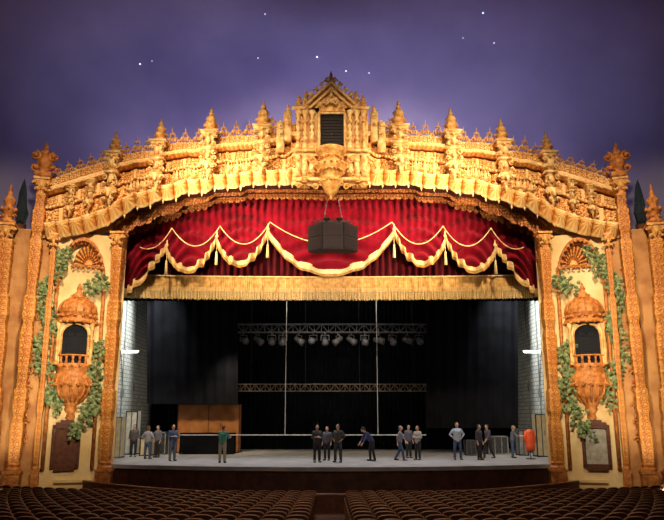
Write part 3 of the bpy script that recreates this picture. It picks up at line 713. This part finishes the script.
boxthing('scenery_table','black draped table in front of the plywood wall','table',180,234,433,7.8,.9,BLACK,BLACK,4)
boxthing('cabinet','beige equipment cabinet against the stage side','cabinet',111,122,417,4.2,.8,CASEM,GREYP)
boxthing('road_case','pale road case with metal edges','case',126,138,411,7.4,.8,WHITEP,METAL)
boxthing('road_case','low beige case with metal edges','case',140,152,438,6.0,.7,CASEM,METAL)
boxthing('road_case','grey road case with metal edges','case',518,528,430,6.4,.7,GREYP,METAL)
boxthing('cabinet','tall pale locker against the stage side','cabinet',535,547,414,5.2,.8,CASEM,METAL)
boxthing('road_case','black road case with metal edges','case',153,166,432,7.2,.8,METAL,GREYP)
boxthing('road_case','dark road case with metal edges','case',466,476,440,6.4,.7,METAL,TRUSSM)
boxthing('equipment_cart','dark equipment cart on the stage','cart',488,508,436,7.4,.8,METAL,GREYP,3)
# orange-red garment hanging on a stand
p=floor_at(531,459); t=thing('costume_stand','orange red coat hanging on a metal costume stand','stand',(p[0],p[1],0))
part('stand',MB().tube([(0,0,0),(0,0,1.75)],.02,6).lathe([(.26,0),(.26,.03),(.03,.06)],n=14).tube([(-.22,0,1.52),(0,0,1.62),(.22,0,1.52)],.015,5),METAL,t)
g=MB(); prc=[(.20,.42),(.21,.8),(.17,1.1),(.20,1.4),(.17,1.52),(.06,1.60)]; g.lathe([(r_*(1.25),z_) for r_,z_ in prc],n=16,sy=.5)
for s in (-1,1): g.tube([(s*.20,0,1.50),(s*.28,0,1.15),(s*.27,-.03,.85)],[.07,.06,.05],8)
part('coat',g,REDP,t,True)
# pit rail
b=MB(); pts=[]
for i in range(41):
    q=-1+2*i/40; x=q*11.6; y=-1.0-5.0*(1-q*q); pts.append((x,y))
for i in range(40):
    (x,y),(x2,y2)=pts[i],pts[i+1]
    b.add([(x,y,-1.4),(x2,y2,-1.4),(x2,y2,-.78),(x,y,-.78),(x,y+.12,-1.4),(x2,y2+.12,-1.4),(x2,y2+.12,-.78),(x,y+.12,-.78)],[(0,1,2,3),(5,4,7,6),(3,2,6,7)])
t=thing('pit_rail','curved brown wooden rail wall around the orchestra pit','railing')
part('panel',b,BROWN,t); part('handrail',MB().tube([(x,y+.06,-.72) for x,y in pts],.055,8),pmat('rail_wood',(.26,.10,.045),(.16,.055,.025),rough=.35),t,True)
# ------------------------------------------------------------ seats
def pt(x,z,d): return (x,-.10*(z-.38)*1.2+ .25*x*x +d,z)
outl=[(-.245,.38),(-.255,.82),(-.235,.89),(-.15,.925),(0,.935),(.15,.925),(.235,.89),(.255,.82),(.245,.38)]
m=MB(); F_=[pt(x,z,-.04) for x,z in outl]; B_=[pt(x,z,.05) for x,z in outl]; k=len(outl)
m.add(F_+B_,[tuple(range(k)),tuple(range(2*k-1,k-1,-1))]+[(i,k+i,k+(i+1)%k,(i+1)%k) for i in range(k)])
sbm=mkmesh('backrest',m,SEATW,False)
sr=MB().tube([pt(x,z,0) for x,z in outl[1:-1]],.022,6)
sem=mkmesh('rim',sr,SEATE,True)  # rim tube carries the painted edge highlight
sc_=MB().box((0,.25,.42),(.46,.40,.1)).sph((0,.25,.46),(.22,.19,.06)); scm=mkmesh('seat_cushion',sc_,SEATC,True)
sf=MB().box((-.268,.2,.62),(.05,.40,.035)).box((-.268,.1,.3),(.04,.1,.62)).box((-.268,.2,.02),(.06,.33,.04)).box((0,.18,.34),(.50,.05,.05)).sph((-.268,.4,.62),(.028,.05,.03)); sfm=mkmesh('armrest_frame',sf,SEATM)
seats=[]; RC=28
for r_ in range(13):
    yr=-7.5-r_*.82; R=RC-yr; sp_=.545
    k=0; ang=.50/R+sp_/2/R
    while True:
        a=ang+k*sp_/R; x=R*math.sin(a); y=RC-R*math.cos(a)
        if x>.556*(y+30) or y+30<12.6: break
        k+=1
        for s in (-1,1): seats.append((s*x,y,s*a))
seats.sort(key=lambda q:math.hypot(q[0],q[1]+30))
for x,y,a in seats[:300]:
    t=thing('theatre_seat','dark brown curved wooden theatre seat in a curved row','seat',(x,y,fz(y)),a,group='rows of theatre seats')
    bo=obj('backrest',sbm,t); obj('rim',sem,bo)
    for nm,me in (('seat_cushion',scm),('armrest_frame',sfm)): obj(nm,me,t)
if len(seats)>300:
    t=thing('theatre_seat_rows','further curved rows of dark brown wooden theatre seats','seats'); t['kind']='stuff'; t['group']='rows of theatre seats'
    for nm,src,mt in (('backrest',m,SEATW),('rim',sr,SEATE),('seat_cushion',sc_,SEATC),('armrest_frame',sf,SEATM)):
        g=MB()
        for x,y,a in seats[300:]:
            ca,sa=math.cos(a),math.sin(a); z=fz(y)
            g.add([(x+v[0]*ca-v[1]*sa,y+v[0]*sa+v[1]*ca,z+v[2]) for v in src.V],src.F)
        o=part(nm,g,mt,t); o['kind']='stuff'
# ------------------------------------------------------------ stars
for px,py,r in ((140,64,.04),(152,61,.022),(265,14,.032),(258,58,.028),(317,57,.042),(346,71,.038),(369,73,.028),(483,13,.038),(494,43,.028),(463,38,.022)):
    d=Vector(ray(px,py)); t=20
    while inside(Vector((0,CYW,CZ))+d*t) and t<60: t+=.05
    p=Vector((0,CYW,CZ))+d*(t-.1)
    o=part('star_lamp',MB().sph((0,0,0),r,8,6),STAR,loc=p); o['label']='tiny glowing star lamp set in the ceiling'; o['category']='light'; o['group']='ceiling stars'
# ------------------------------------------------------------ people
def capsule(m,p,r,q,r2,n=10):
    m.sph(p,r,n,6); m.sph(q,r2,n,6); m.tube([p,q],[r,r2],n)
def remesh(name,mb,vox):
    me=mkmesh(name,mb); o=bpy.data.objects.new('tmp',me); COL.objects.link(o)
    md=o.modifiers.new('r','REMESH'); md.mode='VOXEL'; md.voxel_size=vox; md.use_smooth_shade=True
    sm=o.modifiers.new('s','SMOOTH'); sm.factor=.5; sm.iterations=2
    dg=bpy.context.evaluated_depsgraph_get(); dg.update()
    nm=bpy.data.meshes.new_from_object(o.evaluated_get(dg)); nm.name=name
    bpy.data.objects.remove(o); nm.materials.clear(); nm.materials.append(None); nm.shade_smooth(); return nm
EYE=pmat('eye',(.05,.03,.02))
def figure(lean=0,armL=((.06,.02,-.28),(.0,-.08,-.25)),armR=((.06,.02,-.28),(.0,-.08,-.25)),legL=(.0,.0),legR=(.0,.0),spread=.11,head=0):
    la=math.radians(lean); hip=Vector((0,0,.93))
    def T_(x,y,z):
        z-=.93; return Vector((x,y*math.cos(la)-z*math.sin(la),y*math.sin(la)+z*math.cos(la)))+hip
    body=MB(); shirt=MB(); tr=MB(); sh=MB(); hair=MB(); eyes=MB()
    pel=T_(0,0,.95); ch=T_(0,0,1.28)
    hd=T_(0,-.015,1.63)
    capsule(body,pel,.11,ch,.13); 
    for s in (-1,1): capsule(body,T_(s*.06,0,1.0),.09,T_(s*.09,0,1.32),.10); capsule(body,T_(0,.01,1.40),.07,T_(s*.165,.01,1.41),.055)
    capsule(body,T_(0,.01,1.40),.06,T_(0,0,1.55),.052)
    body.sph(hd,(.076,.096,.118),14,10); body.sph(T_(0,-.03,1.565),(.058,.062,.055)); body.sph(T_(0,-.108,1.615),(.013,.02,.022)); body.sph(T_(0,-.098,1.57),(.026,.012,.008))
    for s in (-1,1): body.sph(T_(s*.078,.0,1.62),(.012,.02,.03)); eyes.sph(T_(s*.03,-.098,1.645),.012,8,6)
    body.sph(T_(0,-.085,1.665),(.045,.02,.01))
    hair.sph(T_(0,.018,1.66),(.086,.098,.108),14,10); hair.sph(T_(0,.05,1.60),(.07,.06,.08))
    capsule(shirt,T_(0,0,.92),.13,T_(0,0,1.3),.14)
    for s in (-1,1): capsule(shirt,T_(s*.07,0,.9),.105,T_(s*.10,0,1.33),.115); capsule(shirt,T_(0,.01,1.39),.085,T_(s*.175,.01,1.405),.07)
    shirt.sph(T_(0,.01,1.45),(.08,.075,.05))
    for s,arm in ((-1,armL),(1,armR)):
        sp0=T_(s*.185,.01,1.405); e=Vector((s*arm[0][0],arm[0][1],arm[0][2])); w=Vector((s*arm[1][0],arm[1][1],arm[1][2]))
        el_=sp0+e; wr=el_+w
        capsule(body,sp0,.05,el_,.038); capsule(body,el_,.038,wr,.026)
        capsule(shirt,sp0,.066,el_,.052); capsule(shirt,el_,.052,el_+w*.55,.044)
        d=w.normalized(); sd=d.cross(Vector((s,0,0)));
        if sd.length<.2: sd=d.cross(Vector((0,0,1)))
        sd.normalize(); nn=d.cross(sd)
        capsule(body,wr,.024,wr+d*.05,.03); 
        for k in range(4):
            o_=wr+d*.075+sd*(.027-.018*k); capsule(body,wr+d*.04+sd*(.022-.015*k),.014,o_,.0105,8)
            Lf=(.036,.042,.039,.03)[k]; m1=o_+d*Lf+nn*.006*s; capsule(body,o_,.0105,m1,.0098,8); capsule(body,m1,.0098,m1+d*Lf*.7+nn*.016*s,.009,8)
        th=wr+d*.03+sd*.045; capsule(body,wr+d*.01+sd*.02,.014,th,.0115,8); capsule(body,th,.0115,th+d*.035+sd*.008,.0095,8)
    for s,lg in ((-1,legL),(1,legR)):
        h0=Vector((s*.09,0,.92)); ky,ay=lg; kn=Vector((s*(spread*.95),ky,.50)); an=Vector((s*spread,ay,.09))
        capsule(body,h0,.09,kn,.058); capsule(body,kn,.058,an,.038); capsule(body,an,.036,an+Vector((s*.02,-.13,-.045)),.03)
        capsule(tr,h0,.105,kn,.076); capsule(tr,kn,.076,an+Vector((0,0,.0)),.062)
        capsule(sh,an+Vector((0,.03,-.04)),.05,an+Vector((s*.02,-.15,-.05)),.04); 
    capsule(tr,Vector((0,0,.95)),.12,Vector((0,0,.88)),.11); 
    return dict(body=remesh('body',body,.0095),shirt=remesh('shirt',shirt,.016),trousers=remesh('trousers',tr,.016),shoe=remesh('shoes',sh,.014),hair=remesh('hair',hair,.014),eyes=mkmesh('eyes',eyes,EYE))
POSES=dict(
 stand=figure(),
 hips=figure(armL=((.16,.05,-.22),(-.14,-.10,-.16)),armR=((.16,.05,-.22),(-.14,-.10,-.16)),spread=.15),
 cross=figure(armL=((.07,-.04,-.27),(-.20,-.16,.06)),armR=((.07,-.04,-.27),(-.20,-.18,.03)),spread=.12),
 walk=figure(lean=5,legL=(-.16,-.22),legR=(.04,.26),armL=((.06,.12,-.26),(0,-.02,-.26)),armR=((.06,-.12,-.26),(0,-.16,-.2))),
 bend=figure(lean=38,legL=(-.06,-.04),legR=(.02,.10),armL=((.04,-.12,-.26),(0,-.14,-.22)),armR=((.04,-.12,-.26),(0,-.14,-.22))),
 reach=figure(lean=8,armL=((.05,-.16,-.24),(-.02,-.26,.02)),armR=((.05,-.16,-.24),(-.02,-.26,.02)),spread=.12))
SKIN=pmat('skin',(.62,.36,.24),(.52,.28,.18),rough=.55); SHOE=pmat('shoe_leather',(.02,.02,.02),(.03,.03,.03),rough=.4)
_c={}
def cm(c):
    if c not in _c: _c[c]=pmat('cloth',c,rough=.85,scale=14)
    return _c[c]
HD=(.03,.02,.012); HG=(.25,.22,.2); HB=(.12,.06,.03)
K=(.02,.02,.025); J=(.06,.09,.18); KH=(.38,.30,.20)
people=[
 (133,457,'stand',.2,1.05,(.10,.09,.09),K,HD,'person standing in a dark grey shirt and black trousers'),
 (147,459,'hips',2.8,1.0,(.30,.30,.34),J,HB,'person in a pale grey shirt and jeans with hands on hips'),
 (157,457.5,'stand',-.6,1.02,(.16,.16,.20),K,HD,'person in a slate shirt and black trousers beside a case'),
 (172,461,'cross',.7,1.06,(.05,.10,.20),(.12,.14,.20),HD,'person in a navy shirt and grey trousers with arms folded'),
 (222,463,'reach',3.0,1.05,(.08,.26,.20),KH,HB,'person in a teal shirt and khaki trousers facing upstage'),
 (317,462.5,'cross',.3,1.06,(.05,.05,.055),K,HD,'person in black with arms folded'),
 (327,460.5,'stand',-.4,1.0,(.10,.10,.13),K,HB,'person in a charcoal shirt standing close to a colleague'),
 (338,462.5,'hips',-.5,1.08,(.07,.065,.06),(.05,.05,.06),HD,'person in a dark brown shirt with hands on hips'),
 (372,461,'bend',-1.3,1.08,(.05,.05,.14),K,HD,'person in a dark blue top bending forward'),
 (400,460.5,'walk',1.3,1.02,(.22,.22,.26),J,HG,'person in a grey shirt and jeans walking'),
 (409,458,'stand',.5,1.04,(.12,.12,.16),K,HD,'person in a dark slate shirt standing in a small group'),
 (418,460,'cross',-.8,1.02,(.34,.32,.30),K,HB,'person in a pale shirt with arms folded'),
 (458,460,'hips',.1,1.12,(.42,.50,.64),J,HB,'person in a light blue shirt and jeans with hands on hips'),
 (480,460,'stand',.8,1.06,(.05,.05,.07),K,HD,'person in black standing near a dark case'),
 (489,458,'walk',-1.2,1.05,(.09,.08,.10),K,HD,'person in a dark jacket walking'),
 (513,458,'reach',1.4,1.02,(.14,.14,.17),J,HG,'person in a slate shirt reaching forward'),
 (549.5,459.5,'hips',.5,1.16,(.62,.03,.03),K,HD,'person in a red shirt and black trousers with hands on hips'),
]
for px,py,pose,rz,sc,sc_,tc_,hc,lab in people:
    f=floor_at(px,py); ps=POSES[pose]
    if px>549: f=(f[0],1.3,0)   # stands just inside the opening
    t=obj('person',ps['body'],None,(f[0]-(.35 if px>549 else 0),f[1],.0),rz,sc); t['label']=lab; t['category']='person'
    t.material_slots[0].link='OBJECT'; t.material_slots[0].material=SKIN
    for nm,mt in (('shirt',cm(sc_)),('trousers',cm(tc_)),('shoe',SHOE),('hair',cm(hc))):
        o=obj(nm,ps[nm],t); o.material_slots[0].link='OBJECT'; o.material_slots[0].material=mt
    obj('eyes',ps['eyes'],t)
# ------------------------------------------------------------ lights
def area(name,loc,target,size,power,col,sy=None,spread=None):
    l=bpy.data.lights.new(name,'AREA'); l.energy=power; l.color=col; l.size=size
    if sy: l.shape='RECTANGLE'; l.size_y=sy
    if spread: l.spread=spread
    o=bpy.data.objects.new(name,l); COL.objects.link(o); o.location=loc
    o.rotation_euler=(Vector(target)-Vector(loc)).to_track_quat('-Z','Y').to_euler(); return o
WARM=(1,.80,.52)
area('house_wash',(0,-14,21.5),(0,0,12.8),2.0,240,WARM,1.0,.9)
for s in (-1,1):
    area('side_wash',(s*8,-13,21.5),(s*7.5,0,12.0),1.6,300,WARM,None,.85)
    area('outer_wash',(s*9,-13,19),(s*14.5,-1,9.0),1.4,270,WARM,None,.9)
    area('bay_wash',(s*6,-12.5,8.5),(s*13.4,-1,5.0),1.2,185,(1,.86,.60),None,.85)
    area('foot_uplight',(s*13.0,-6.8,-1.0),(s*13.5,-.8,1.6),.5,50,(1,.86,.60),None,.8)
    area('canopy_uplight',(s*12.2,-13.5,6.0),(s*5.0,0,11.9),1.4,250,(1,.80,.50),None,.55)
    area('crest_light',(s*12.6,-14,14.0),(s*4.5,0,14.4),1.4,290,(1,.80,.50),None,.70)
area('curtain_wash',(0,-11,9.5),(0,2,10.0),5,95,(1,.82,.64),.5,.6)
for k in range(-5,6):
    x=k*2.6; z=15.8-.42*abs(k)-(.9 if abs(k)==5 else 0)
    area('cove_uplight',(x,1.7,z),(x*1.05,2.0,26),1.8,(110,110,112,112,104,70)[abs(k)],(.72,.68,1.0),.5,3.1)
for x in (-8,-4,0,4,8):
    area('stage_downlight',(x,2.6,8.6),(x,1.0,0),.8,90,(.96,.96,1),None,1.5)
area('stage_work_light',(0,7,13),(0,7,0),8,110,(.9,.95,1),4)
for s in (-1,1): area('stage_side_light',(s*10.0,6.0,11),(s*13.3,7.5,6.0),1,330,(.95,1,.95),None,1.8)
area('truss_front_light',(0,3.2,9.3),(0,9,7.6),6,28,(1,.9,.8),.3,.8)
area('rail_front_light',(0,5.0,9.3),(0,10,5.2),6,22,(1,.88,.75),.3,.6)
area('scenery_light',(-6,6,7),(-6.5,9,2),.6,60,(1,.85,.6),None,1.2)
area('seat_light',(0,-24,15),(0,-12,0),8,280,(1,.80,.60),4,1.6)
w=bpy.data.worlds.new('world'); S.world=w; w.use_nodes=True
w.node_tree.nodes['Background'].inputs[0].default_value=(.3,.28,.4,1); w.node_tree.nodes['Background'].inputs[1].default_value=.05
